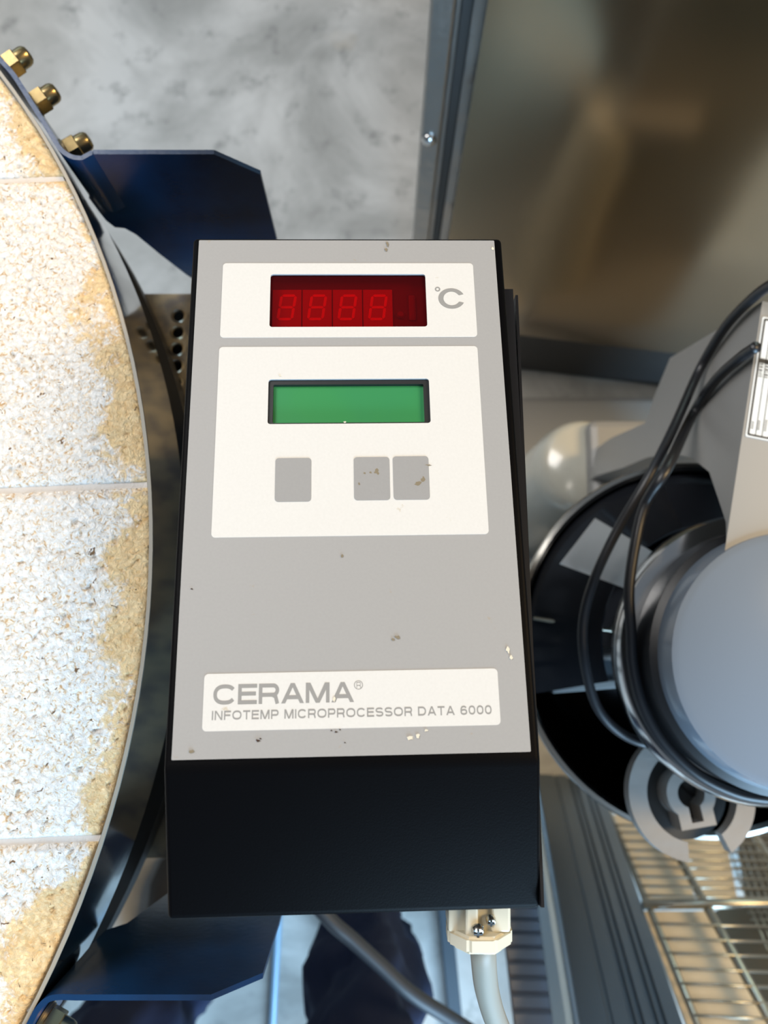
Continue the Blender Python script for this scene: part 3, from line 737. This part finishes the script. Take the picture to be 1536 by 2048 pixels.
# down to the base behind the bowl
i190 = prof[10]; i222 = prof[11]
prof = prof[:10] + [(i190[0] + 0.0, i190[1]), (i190[0] + 0.02, 0.03), (i222[0] + 0.02, 0.03)] + prof[11:]
rear = prof[-1][0]
prof.append((rear, MT))
bm = prism(prof, t=0.26, frame=MI @ SF)
bmesh.ops.bevel(bm, geom=[e for e in bm.edges if len(e.link_faces) == 2 and e.calc_face_angle(0) > 1.2 and abs(((MI @ SF).inverted() @ e.verts[0].co).z) < 0.01 and abs(((MI @ SF).inverted() @ e.verts[1].co).z) < 0.01], offset=0.004, segments=3, affect='EDGES')
o = sharp(build('column', bm, 'mixer_grey', mx), 30)
HC = P(1597, 1320, MT); HR = 0.0845
def L3(v): return MI @ Vector(v)
hc = L3((HC.x, HC.y, 0))
o = sharp(build('head', lathe([(0, MT - 0.06), (HR - 0.002, MT - 0.06), (HR, MT - 0.012), (HR - 0.003, MT + 0.002), (HR - 0.008, MT + 0.004), (0, MT + 0.0045)], 80, hc), 'mixer_disc', mx), 30)
o = sharp(build('gasket_ring', lathe([(HR - 0.01, MT - 0.046), (HR + 0.0045, MT - 0.046), (HR + 0.0045, MT - 0.018), (HR - 0.005, MT - 0.014)], 80, hc, closed_prof=True), 'rubber_black', mx), 30)
o = sharp(build('chrome_ring', lathe([(HR - 0.01, MT - 0.066), (HR + 0.0160, MT - 0.066), (HR + 0.0172, MT - 0.062), (HR + 0.0170, MT - 0.050), (HR + 0.0150, MT - 0.0465), (HR - 0.01, MT - 0.045)], 80, hc, closed_prof=True), 'chrome', mx), 30)
# pedestal post behind the bowl
pc = P(1172, 925, 0.42); pl = L3((pc.x, pc.y, 0))
o = sharp(build('pedestal', lathe([(0, 0.42), (0.045, 0.42), (0.055, 0.41), (0.060, 0.38), (0.066, 0.2), (0.075, 0.03), (0.078, 0.001), (0, 0.001)], 48, pl), 'pedestal_enamel', mx), 60)
bm = boxbm(0.0, 0.12, -0.05, 0.05, 0.36, 0.44, 0.01); build('carriage_arm', xform(bm, Matrix.Translation(pl)), 'mixer_grey', mx)
build('base', boxbm(pl.x - 0.02, pl.x + 0.42, pl.y - 0.02, pl.y + 0.20, 0.0005, 0.04, 0.01), 'mixer_grey', mx)
# rating label on the top face
lab = [P(*p, MT + 0.0002) for p in ((1530, 640), (1497, 868))]
lx = (lab[0] - lab[1]); lx.z = 0; LL = lx.length; lx.normalize(); ly_ = Vector((lx.y, -lx.x, 0))
LM = MI @ frame_from(lab[1], ly_, lx, Vector((0, 0, 1)))
pl_ = build('rating_label', xform(prism(rrect(-0.002, 0.055, -0.002, LL + 0.002, 0.001, 2), t=0.0003), LM), 'paper_white', mx)
pl_['label'] = 'white printed rating label with black grid'
bm = bmesh.new()
prism(rrect(-0.001, 0.054, -0.001, LL + 0.001, 0.001, 2), [rrect(0.0004, 0.0526, 0.0004, LL - 0.0004, 0.0006, 2)], t=0.00005, z0=0.0003, bm=bm)
for x in (0.0042, 0.0085, 0.013, 0.018, 0.025, 0.034): boxbm(x, x + 0.0006, 0, LL, 0.0003, 0.00036, bm=bm)
boxbm(0, 0.053, LL * 0.62, LL * 0.66, 0.0003, 0.00036, bm=bm)
random.seed(8)
for x in (0.0008, 0.0050, 0.0095, 0.014):
    y = LL * 0.50
    while y < LL * 0.62:
        h = random.uniform(0.0008, 0.002); boxbm(x, x + random.uniform(0.0018, 0.0026), y, y + h * 0.6, 0.0003, 0.00036, bm=bm); y += h + 0.0004
    y = LL * 0.05
    while y < LL * random.uniform(0.1, 0.16): boxbm(x, x + 0.0016, y, y + 0.0007, 0.0003, 0.00036, bm=bm); y += 0.0014
build('label_print', xform(bm, LM), 'ink', pl_)
# bowl
BZr = CAM_Z - 0.645
BC = P(1404, 1290, BZr); BR = 0.1545
bowl = empty('mixing_bowl', (BC.x, BC.y, BZr - 0.26), 'round stainless steel mixing bowl under the mixer head', 'bowl')
hb = 0.26
ow = [(0.05, 0), (0.085, 0.006), (0.118, 0.05), (0.138, 0.12), (0.147, 0.20), (0.149, hb - 0.008)]
rimp = [(BR - 0.001, hb - 0.010), (BR, hb - 0.005), (BR - 0.001, hb - 0.001), (0.150, hb)]
iw = [(0.1470, hb - 0.004), (0.1455, 0.20), (0.136, 0.12), (0.116, 0.053), (0.083, 0.010), (0, 0.004)]
sharp(build('bowl_wall', lathe([(0, 0)] + ow, 96), 'bowl_steel', bowl), 60)
sharp(build('rim', lathe(ow[-1:] + rimp + iw[:1], 96), 'bowl_steel', bowl), 60)
sharp(build('bowl_inside', lathe(iw, 96), 'bowl_inner_shade', bowl), 60)
for k in range(2):
    a = math.radians(20 + 180 * k); c = Vector((0.15 * math.cos(a), 0.15 * math.sin(a), 0.17)); t = Vector((-math.sin(a), math.cos(a), 0)); n = Vector((math.cos(a), math.sin(a), 0))
    build('handle', tube(spline([c - t * 0.03 - n * 0.006, c - t * 0.028 + n * 0.016, c + n * 0.02, c + t * 0.028 + n * 0.016, c + t * 0.03 - n * 0.006], 5), 0.004, 8), 'bowl_steel', bowl, True)
# pedestal for the bowl: support ring resting on the carriage
o = sharp(build('bowl_support', lathe([(0.07, BZr - 0.30), (0.115, BZr - 0.30), (0.125, BZr - 0.262), (0.05, BZr - 0.262)], 48, L3((BC.x, BC.y, 0)), closed_prof=True), 'mixer_grey', mx))
sh = L3((BC.x, BC.y, 0)); build('bowl_post', tube([sh + Vector((0.02, 0.0, 0.02)), sh + Vector((0.02, 0, BZr - 0.29))], 0.075, 24), 'mixer_grey', mx, True)
# smoked guard over the rear of the bowl
G0, G1 = math.radians(60), math.radians(196)
gp = [(0.1440, BZr - 0.006), (0.096, BZr + 0.045), (0.0945, BZr + 0.044), (0.1425, BZr - 0.008)]
gd = sharp(build('splash_guard', lathe(gp, 60, sh, a0=G0, a1=G1, closed_prof=True), 'smoked_plastic', mx), 40)
gd['label'] = 'dark smoked plastic splash guard'
def cone_hit(px, py, lift=0.0006):
    d = ray(px, py); lo, hi = 0.45, 0.75
    def f(t):
        p = CAMP + d * t; r = math.hypot(p.x - BC.x, p.y - BC.y); zc = BZr - 0.006 + (0.144 - r) / 0.048 * 0.051 + lift
        return p.z - zc
    for _ in range(50):
        m = (lo + hi) / 2
        if f(m) > 0: lo = m
        else: hi = m
    return CAMP + d * lo
qd = [(1190, 1036), (1318, 1111), (1250, 1177), (1119, 1128)]
bm = bmesh.new(); n = 8; gg = []
for i in range(n + 1):
    row = []
    for j in range(n + 1):
        s, t = i / n, j / n
        x = (qd[0][0] * (1 - s) + qd[1][0] * s) * (1 - t) + (qd[3][0] * (1 - s) + qd[2][0] * s) * t
        y = (qd[0][1] * (1 - s) + qd[1][1] * s) * (1 - t) + (qd[3][1] * (1 - s) + qd[2][1] * s) * t
        row.append(bm.verts.new(MI @ cone_hit(x, y)))
    gg.append(row)
for i in range(n):
    for j in range(n): bm.faces.new((gg[i][j], gg[i + 1][j], gg[i + 1][j + 1], gg[i][j + 1]))
r_ = bmesh.ops.solidify(bm, geom=list(bm.faces), thickness=0.0003)
o = build('sticker', bm, 'paper_white', gd, True); o['label'] = 'blank white sticker on the guard'
# fittings inside the bowl, hanging from the head
def mpart(name, pts, r, m): return build(name, tube([MI @ Vector(p) for p in pts], r, 10), m, mx, True)
mpart('guard_rod', [P(1068, 1236, BZr + 0.004), P(1150, 1250, BZr + 0.02), P(1260, 1266, BZr + 0.03)], 0.0016, 'wire_steel')
mpart('guard_rod', [P(1225, 1262, BZr + 0.03), P(1245, 1200, BZr + 0.035), P(1275, 1160, BZr + 0.04)], 0.0018, 'wire_steel')
mpart('pin', [P(1243, 1290, BZr + 0.02), P(1256, 1258, BZr + 0.05)], 0.0035, 'chrome')
a, b = P(1105, 1380, BZr - 0.05), P(1275, 1366, BZr - 0.05)
d = (b - a).normalized(); M_ = MI @ frame_from(a, d, Vector((0, 0, 1)).cross(d), Vector((0, 0, 1)))
build('scraper', xform(boxbm(0, (b - a).length, -0.003, 0.004, -0.02, 0, 0.001), M_), 'paper_white', mx)
build('scraper_plate', xform(prism([(0.005, 0.004), (0.025, 0.018), (0.05, 0.022), (0.075, 0.020), (0.072, 0.004)], t=0.003, z0=-0.006), M_), 'strip_bright', mx)
q = P(1278, 1252, BZr + 0.05); ql = MI @ q
build('brass_block', xform(boxbm(-0.006, 0.006, -0.008, 0.008, -0.006, 0.004, 0.001), Matrix.Translation(ql)), 'brass', mx)
mpart('beater_shaft', [Vector((HC.x - 0.03, HC.y, MT - 0.065)), Vector((HC.x - 0.035, HC.y, BZr - 0.06))], 0.012, 'chrome')
bm = tube(spline([Vector((HC.x - 0.035, HC.y, BZr - 0.05)), Vector((HC.x - 0.09, HC.y - 0.01, BZr - 0.07)), Vector((HC.x - 0.105, HC.y - 0.01, BZr - 0.12)), Vector((HC.x - 0.07, HC.y, BZr - 0.19)), Vector((HC.x - 0.03, HC.y, BZr - 0.21))], 6), 0.006, 10)
build('beater', xform(bm, MI), 'hub_alloy', mx, True)
# pale C shaped ring with keyhole socket beside the head
KZ = 0.745
kc = P(1384, 1590, KZ); k_l = MI @ kc
sc1 = 0.605 / FPX
RO = 121 * sc1; RI = 86 * sc1
a0, a1 = math.radians(-58), math.radians(-98 + 360)
ring = circ(0, 0, RO, 60, a0, a1, True) + circ(0, 0, RI, 60, a0 + 0.05, a1 - 0.05, True)[::-1]
KM = Matrix.Translation(k_l) @ Matrix.Rotation(math.radians(-6), 4, 'X')
bm = prism(ring, t=0.012, z0=-0.012); hub = sharp(build('socket_ring', xform(bm, KM), 'hub_alloy', mx), 40); hub['label'] = 'pale grey C shaped ring with keyhole socket'
bm = prism(circ(0, 0, RI + 0.001, 48), t=0.004, z0=-0.026); build('socket_base', xform(bm, KM), 'plinth_dark', hub)
def keyhole(r, w, l, n=28):
    al = math.asin(w / r); pts = [(r * math.cos(a), r * math.sin(a)) for a in [(-PI / 2 + al) + (2 * PI - 2 * al) * i / n for i in range(n + 1)]]
    return pts + [(-w, -l), (w, -l)]
s_ = sc1
bm = prism([(x * 1.0, y + 2 * s_) for x, y in keyhole(47 * s_, 34 * s_, 62 * s_)], [[(x, y + 2 * s_) for x, y in keyhole(26 * s_, 11.5 * s_, 52 * s_)]], t=0.022, z0=-0.023)
build('keyhole_socket', xform(bm, KM @ Matrix.Rotation(math.radians(9), 4, 'Z')), 'hub_alloy', hub)
bm = tube([k_l + Vector((0.0, 0, -0.024)), k_l + Vector((0.03, 0.03, -0.05)), L3((HC.x - 0.02, HC.y - 0.03, MT - 0.07))], 0.012, 10); build('socket_arm', bm, 'plinth_dark', hub, True)

# black leads looping over the bowl
def around_head(p):
    q = P(p[0], p[1], 0.81); d = Vector((q.x - HC.x, q.y - HC.y, 0)).normalized(); return Vector((HC.x, HC.y, 0.8106)) + d * (HR + 0.0092)
def lead(pts, r, label):
    o = build('power_lead', tube(spline([(PN(p[0], p[1], e2 - SF.col[2].to_3d() * 0.0065, sn) if p[2] is None else around_head(p) if p[2] == 'head' else P(*p)) for p in pts], 8), r, 12), 'cable_black', None, True); return tag(o, label, 'cable', 'black mixer leads')
lead([(1600, 540, None), (1560, 560, None), (1510, 592, None), (1450, 655, None), (1400, 738, None), (1350, 850, 0.79), (1300, 950, 0.80), (1235, 1060, 0.79), (1188, 1160, 0.785), (1166, 1245, 0.78), (1170, 1330, 0.78), (1195, 1415, 0.775), (1245, 1468, 0.77), (1310, 1490, 0.77), (1400, 1490, 0.76)], 0.0036,
     'black lead whose lower loop hangs furthest left over the bowl')
lead([(1512, 694, None), (1500, 702, None), (1480, 716, None), (1430, 762, None), (1385, 830, None), (1335, 935, 0.825), (1290, 1010, 0.815), (1270, 1090, 0.813), (1258, 1180, 0.812), (1262, 1260, 0.812), (1278, 1330, 'head'), (1306, 1400, 'head'), (1350, 1462, 'head'), (1410, 1520, 'head'), (1480, 1568, 'head'), (1550, 1590, 'head')], 0.0038,
     'black lead running close around the mixer head')

# ------------------------------------------------------------------ leaning wire rack with grooved steel upright
RD = (RC @ Vector(((948 - 768) / FPX, -(837 - 1024) / FPX, -1))).normalized()     # runs down the rack to the floor
RP = CAMP + ray(1410, 1808) * 0.95
RX = Vector((1, 0.0, 0)); RX = (RX - RD * RX.dot(RD)).normalized(); RN = RX.cross(-RD).normalized()
if RN.dot(CAMP - RP) < 0: RN = -RN
def RK(px, py, off=0.0): return PN(px, py, RP + RN * off, RN)
floor_pt = RK(1230, 1560)
rk = empty('wire_rack', (RP.x, RP.y, 0.0), 'leaning steel wire rack with pale shelf boards beside a grooved upright', 'rack')
RI_ = Matrix.Translation(-Vector(rk.location))
def rtube(name, pts, r, m='wire_steel', parent=rk, n=8): return build(name, tube([RI_ @ p for p in pts], r, n), m, parent, True)
def mul(y, x0, y0, s): return x0 + s * (y - y0)
# side bars
lb = lambda y: mul(y, 1226, 1640, 0.415); mb = lambda y: mul(y, 1344, 1690, 0.560); rb = lambda y: mul(y, 1490, 1640, 0.62)
rtube('side_bar', [RK(lb(1600), 1600), RK(lb(1640), 1640), RK(lb(2120), 2120)], 0.0042)
rtube('side_bar', [RK(mb(1600), 1600), RK(mb(1690), 1690), RK(mb(2120), 2120)], 0.0055)
rtube('side_bar', [RK(rb(1580), 1580), RK(rb(1640), 1640), RK(rb(2120), 2120)], 0.0055)
rtube('cross_bar', [RK(1286, 1809, 0.006), RK(1480, 1807, 0.006), RK(1700, 1805, 0.006)], 0.0060, n=12)
ywires = [1650, 1664, 1681, 1699, 1716, 1732, 1752, 1771, 1790, 1847, 1877, 1906, 1937, 1967, 2000, 2031, 2065]
for y in ywires:
    xe = max(mb(y) + 30, 1560)
    rtube('wire', [RK(lb(y), y, 0.004), RK(xe, y + 8, 0.004)], 0.0016, n=6)
def board(name, px, off=-0.016, t=0.006, m='board_cream'):
    q = [RK(x, y, off) for x, y in px]; bm = bmesh.new()
    a = [bm.verts.new(RI_ @ p) for p in q]; b = [bm.verts.new(RI_ @ (p - RN * t)) for p in q]
    bm.faces.new(a); bm.faces.new(b[::-1])
    for i in range(len(q)): k = (i + 1) % len(q); bm.faces.new((a[i], b[i], b[k], a[k]))
    return build(name, bm, m, rk)
board('shelf_board', [(lb(1630) - 2, 1630), (1330, 1625), (mb(1800) - 14, 1800), (lb(1800) - 6, 1800)])
board('shelf_board', [(lb(1822) - 14, 1822), (mb(1822) - 10, 1822), (mb(2110) - 10, 2110), (lb(2110) - 24, 2110)])
board('shelf_board', [(mb(1660) + 8, 1655), (1448, 1655), (1475, 1800), (mb(1800) + 8, 1800)], off=-0.018)
# fine mesh on the right
for i in range(9):
    x = 1490 + i * 14
    rtube('mesh_wire', [RK(x - 34, 1690, -0.03), RK(x, 1790, -0.03), RK(x + 46, 1900, -0.03)], 0.0012, n=5)
for i in range(12):
    y = 1690 + i * 15
    rtube('mesh_wire', [RK(1452 + i * 5, y, -0.032), RK(1640, y, -0.032)], 0.0012, n=5)
board('shade_sheet', [(1470, 1640), (1700, 1640), (1720, 2120), (mb(2120) + 12, 2120), (mb(1822) + 12, 1822), (1490, 1800)], off=-0.06, t=0.004, m='floor_shade')  # dark sheet added below the mesh, standing in for shaded floor
# grooved upright: profile across, drawn along the rack's direction
def RQ(px, py): p = RK(px, py) - RP; return p.dot(RX), p.dot(RD)
xa = RQ(1089, 1638)[0]; xb = RQ(1159, 2044)[0]; xc = RQ(1222, 1638)[0]; xd = RQ(1362, 2044)[0]
X0 = (xa + xb) / 2; X1 = (xc + xd) / 2; W_ = X1 - X0
smax = max(0.0, (RP.z - 0.030) / -RD.z); smin = RQ(1200, 2200)[1]
def upright(name, prof, m, parent):
    bm = bmesh.new(); rr = []
    for s in (smin, smax):
        rr.append([bm.verts.new(RI_ @ (RP + RX * x + RD * s + RN * h)) for x, h in prof])
    n = len(prof)
    for i in range(n): k = (i + 1) % n; bm.faces.new((rr[0][i], rr[0][k], rr[1][k], rr[1][i]))
    bm.faces.new(rr[0]); bm.faces.new(rr[1][::-1])
    return build(name, bm, m, parent)
pr_ = [(X0, -0.03), (X0, 0.004)]
for g_ in (0.30, 0.52, 0.60, 0.74, 0.82):
    x = X0 + W_ * g_; d_ = 0.004 if g_ != 0.30 else 0.002
    pr_ += [(x - 0.003, 0.004), (x - 0.0015, 0.004 - d_), (x + 0.0015, 0.004 - d_), (x + 0.003, 0.004)]
pr_ += [(X1, 0.004), (X1, -0.03)]
up_ = upright('grooved_upright', pr_, 'channel_steel', rk); up_['label'] = 'blue-grey grooved steel upright'
xs0 = RQ(1092, 1800)[0] - 0.006; 
upright('edge_strip', [(X0 - 0.026, -0.012), (X0 - 0.026, -0.004), (X0 - 0.014, 0.002), (X0 - 0.004, -0.002), (X0 - 0.002, -0.012)], 'strip_bright', rk)
# ribbed grey panel left of the upright
rp = empty('ribbed_crate', (RK(1040, 1900, -0.03).x, RK(1040, 1900, -0.03).y, 0.0), 'grey ribbed plastic crate wall left of the grooved upright', 'crate')
RJ = Matrix.Translation(-Vector(rp.location))
def slab(name, px, off0, off1, m, parent, M):
    bm = bmesh.new(); a = [bm.verts.new(M @ RK(x, y, off0)) for x, y in px]; b = [bm.verts.new(M @ RK(x, y, off1)) for x, y in px]
    bm.faces.new(a); bm.faces.new(b[::-1]); n = len(px)
    for i in range(n): k = (i + 1) % n; bm.faces.new((a[i], b[i], b[k], a[k]))
    return bm
def lx_(y): return 1003 + (y - 1840) * 0.115
def rx_(y): return 1086 + (y - 1840) * 0.175
slabm = slab('wall', [(lx_(1640), 1640), (rx_(1640), 1640), (rx_(2110), 2110), (lx_(2110), 2110)], -0.035, -0.05, 'crate_grey', rp, RJ)
build('wall', slabm, 'crate_grey', rp)
y = 1700.0; st_ = 21.0
while y < 2090:
    h = st_ * 0.86
    bm = bmesh.new()
    q = [RJ @ RK(lx_(y) + 4, y, -0.0345), RJ @ RK(rx_(y) - 4, y + 2, -0.0345), RJ @ RK(rx_(y + h) - 4, y + h + 2, -0.0345), RJ @ RK(lx_(y + h) + 4, y + h, -0.0345)]
    q2 = [RJ @ RK(lx_(y) + 4, y + h * .12, -0.027), RJ @ RK(rx_(y) - 4, y + h * .12 + 2, -0.027), RJ @ RK(rx_(y + h) - 4, y + h * .8 + 2, -0.031), RJ @ RK(lx_(y + h) + 4, y + h * .8, -0.031)]
    a = [bm.verts.new(p) for p in q]; b = [bm.verts.new(p) for p in q2]
    bm.faces.new(a); bm.faces.new(b)
    for i in range(4): k = (i + 1) % 4; bm.faces.new((a[i], b[i], b[k], a[k]))
    build('rib', bm, 'crate_grey', rp)
    y += st_; st_ *= 1.045

# ------------------------------------------------------------------ tubes and cord near the floor
def ftube(name, pts, r, m, label, cat):
    return tag(build(name, tube(pts, r, 12), m, None, True), label, cat)
ftube('steel_tube', [P(566, 1720, 0.0105), P(556, 1850, 0.0105), P(545, 2048, 0.0105), P(542, 2110, 0.0105)], 0.0065, 'tube_blue', 'thin pale blue tube lying on the floor left of the navy trouser leg', 'tube')
bm = bmesh.new()
a, b = P(884, 1760, 0.03), P(918, 2110, 0.03); d = (b - a).normalized(); s = Vector((0, 0, 1)).cross(d)
M_ = frame_from(a, d, s, Vector((0, 0, 1)))
o = build('steel_bar', xform(boxbm(0, (b - a).length, -0.011, 0.011, -0.0298, 0, 0.002), M_), 'tube_grey'); tag(o, 'flat grey-blue steel bar on the floor left of the thick grey cable', 'bar')
pts = [P(560, 1720, 0.58), P(655, 1835, 0.57), P(705, 1880, 0.56), P(760, 1930, 0.55), P(820, 1985, 0.54), P(890, 2030, 0.52), P(960, 2075, 0.48), P(1040, 2140, 0.40), P(1080, 2160, 0.10), P(1060, 2100, 0.009)]
o = build('grey_cord', tube(spline(pts, 8), 0.0072, 14), 'cord_grey', None, True); tag(o, 'dark grey round cord crossing in front of the navy trousers', 'cord')

# ------------------------------------------------------------------ person standing below the picture: trouser legs and shoes
def px_at(px, py, z): return P(px, py, z)
ANK = [P(726, 1915, 0.10), P(322, 2012, 0.10)]
HIP = Vector(((ANK[0].x + ANK[1].x) / 2, ANK[0].y - 0.16, 0.90))
def leg_rings(a, side):
    rings = []
    for i in range(37):
        t = i / 36; z = 0.045 + (0.86 - 0.045) * t
        knee = math.sin(min(1, t / 0.55) * PI / 2) if t < .55 else 1
        c = Vector((a.x + side * 0.015 * t, a.y - 0.015 * t - 0.10 * max(0, t - 0.5) + 0.045 * math.sin(PI * min(1, t / 0.9)), z))
        r = 0.064 + 0.010 * math.sin(t * 9) * (1 - t) + 0.020 * max(0, t - .35)
        ring = []
        for k in range(40):
            an = 2 * PI * k / 40; dv = Vector((math.cos(an), math.sin(an), 0))
            f = 0.022 * noise.noise(Vector((dv.x * 1.3 + side * 4, dv.y * 1.3, z * 9))) + 0.014 * noise.noise(Vector((dv.x * 2.5, dv.y * 2.5 + side, z * 22)))
            ring.append(c + Vector((dv.x * (r + f), dv.y * (r * 1.12 + f), 0.018 * noise.noise(Vector((dv.x * 2, dv.y * 2, z * 6))) if 0 < i < 36 else 0)))
        rings.append(ring)
    return rings
per = empty('person', (HIP.x, ANK[0].y - 0.1, 0), 'person in navy trousers standing below the controller, only legs in view', 'person')
PI_ = Matrix.Translation(-Vector(per.location))
bm = bmesh.new()
for a, s in ((ANK[0], 1), (ANK[1], -1)):
    rr = [[bm.verts.new(PI_ @ p) for p in ring] for ring in leg_rings(a, s)]
    for A_, B_ in zip(rr, rr[1:]):
        for k in range(40): bm.faces.new((A_[k], A_[(k + 1) % 40], B_[(k + 1) % 40], B_[k]))
    bm.faces.new(rr[0][::-1]); bm.faces.new(rr[-1])
# hips joining the two legs
top = [ring_ for ring_ in ()]
hr = []
for i in range(9):
    t = i / 8; z = 0.80 + 0.20 * t; cxh = HIP.x; cyh = ANK[0].y - 0.085
    hr.append([bm.verts.new(PI_ @ Vector((cxh + (0.225 - 0.03 * t) * math.cos(2 * PI * k / 40), cyh + (0.125 - 0.01 * t) * math.sin(2 * PI * k / 40), z))) for k in range(40)])
for A_, B_ in zip(hr, hr[1:]):
    for k in range(40): bm.faces.new((A_[k], A_[(k + 1) % 40], B_[(k + 1) % 40], B_[k]))
bm.faces.new(hr[0][::-1]); bm.faces.new(hr[-1])
build('trousers', bm, 'navy_cloth', per, True)
for a in ANK:
    bm = bmesh.new(); rr = []
    prof_ = [(-0.09, 0.030, 0.06), (-0.085, 0.036, 0.085), (-0.03, 0.038, 0.10), (0.04, 0.042, 0.085), (0.10, 0.048, 0.060), (0.15, 0.045, 0.05), (0.185, 0.030, 0.04), (0.195, 0.012, 0.03)]
    for dy, wd, h in prof_:
        ring = []
        for k in range(16):
            an = 2 * PI * k / 16; ring.append(bm.verts.new(PI_ @ Vector((a.x + wd * math.cos(an), a.y + dy, max(0.001, h * (0.5 + 0.5 * math.sin(an)))))))
        rr.append(ring)
    for A_, B_ in zip(rr, rr[1:]):
        for k in range(16): bm.faces.new((A_[k], A_[(k + 1) % 16], B_[(k + 1) % 16], B_[k]))
    bm.faces.new(rr[0]); bm.faces.new(rr[-1][::-1])
    build('shoe', bm, 'shoe_dark', per, True)
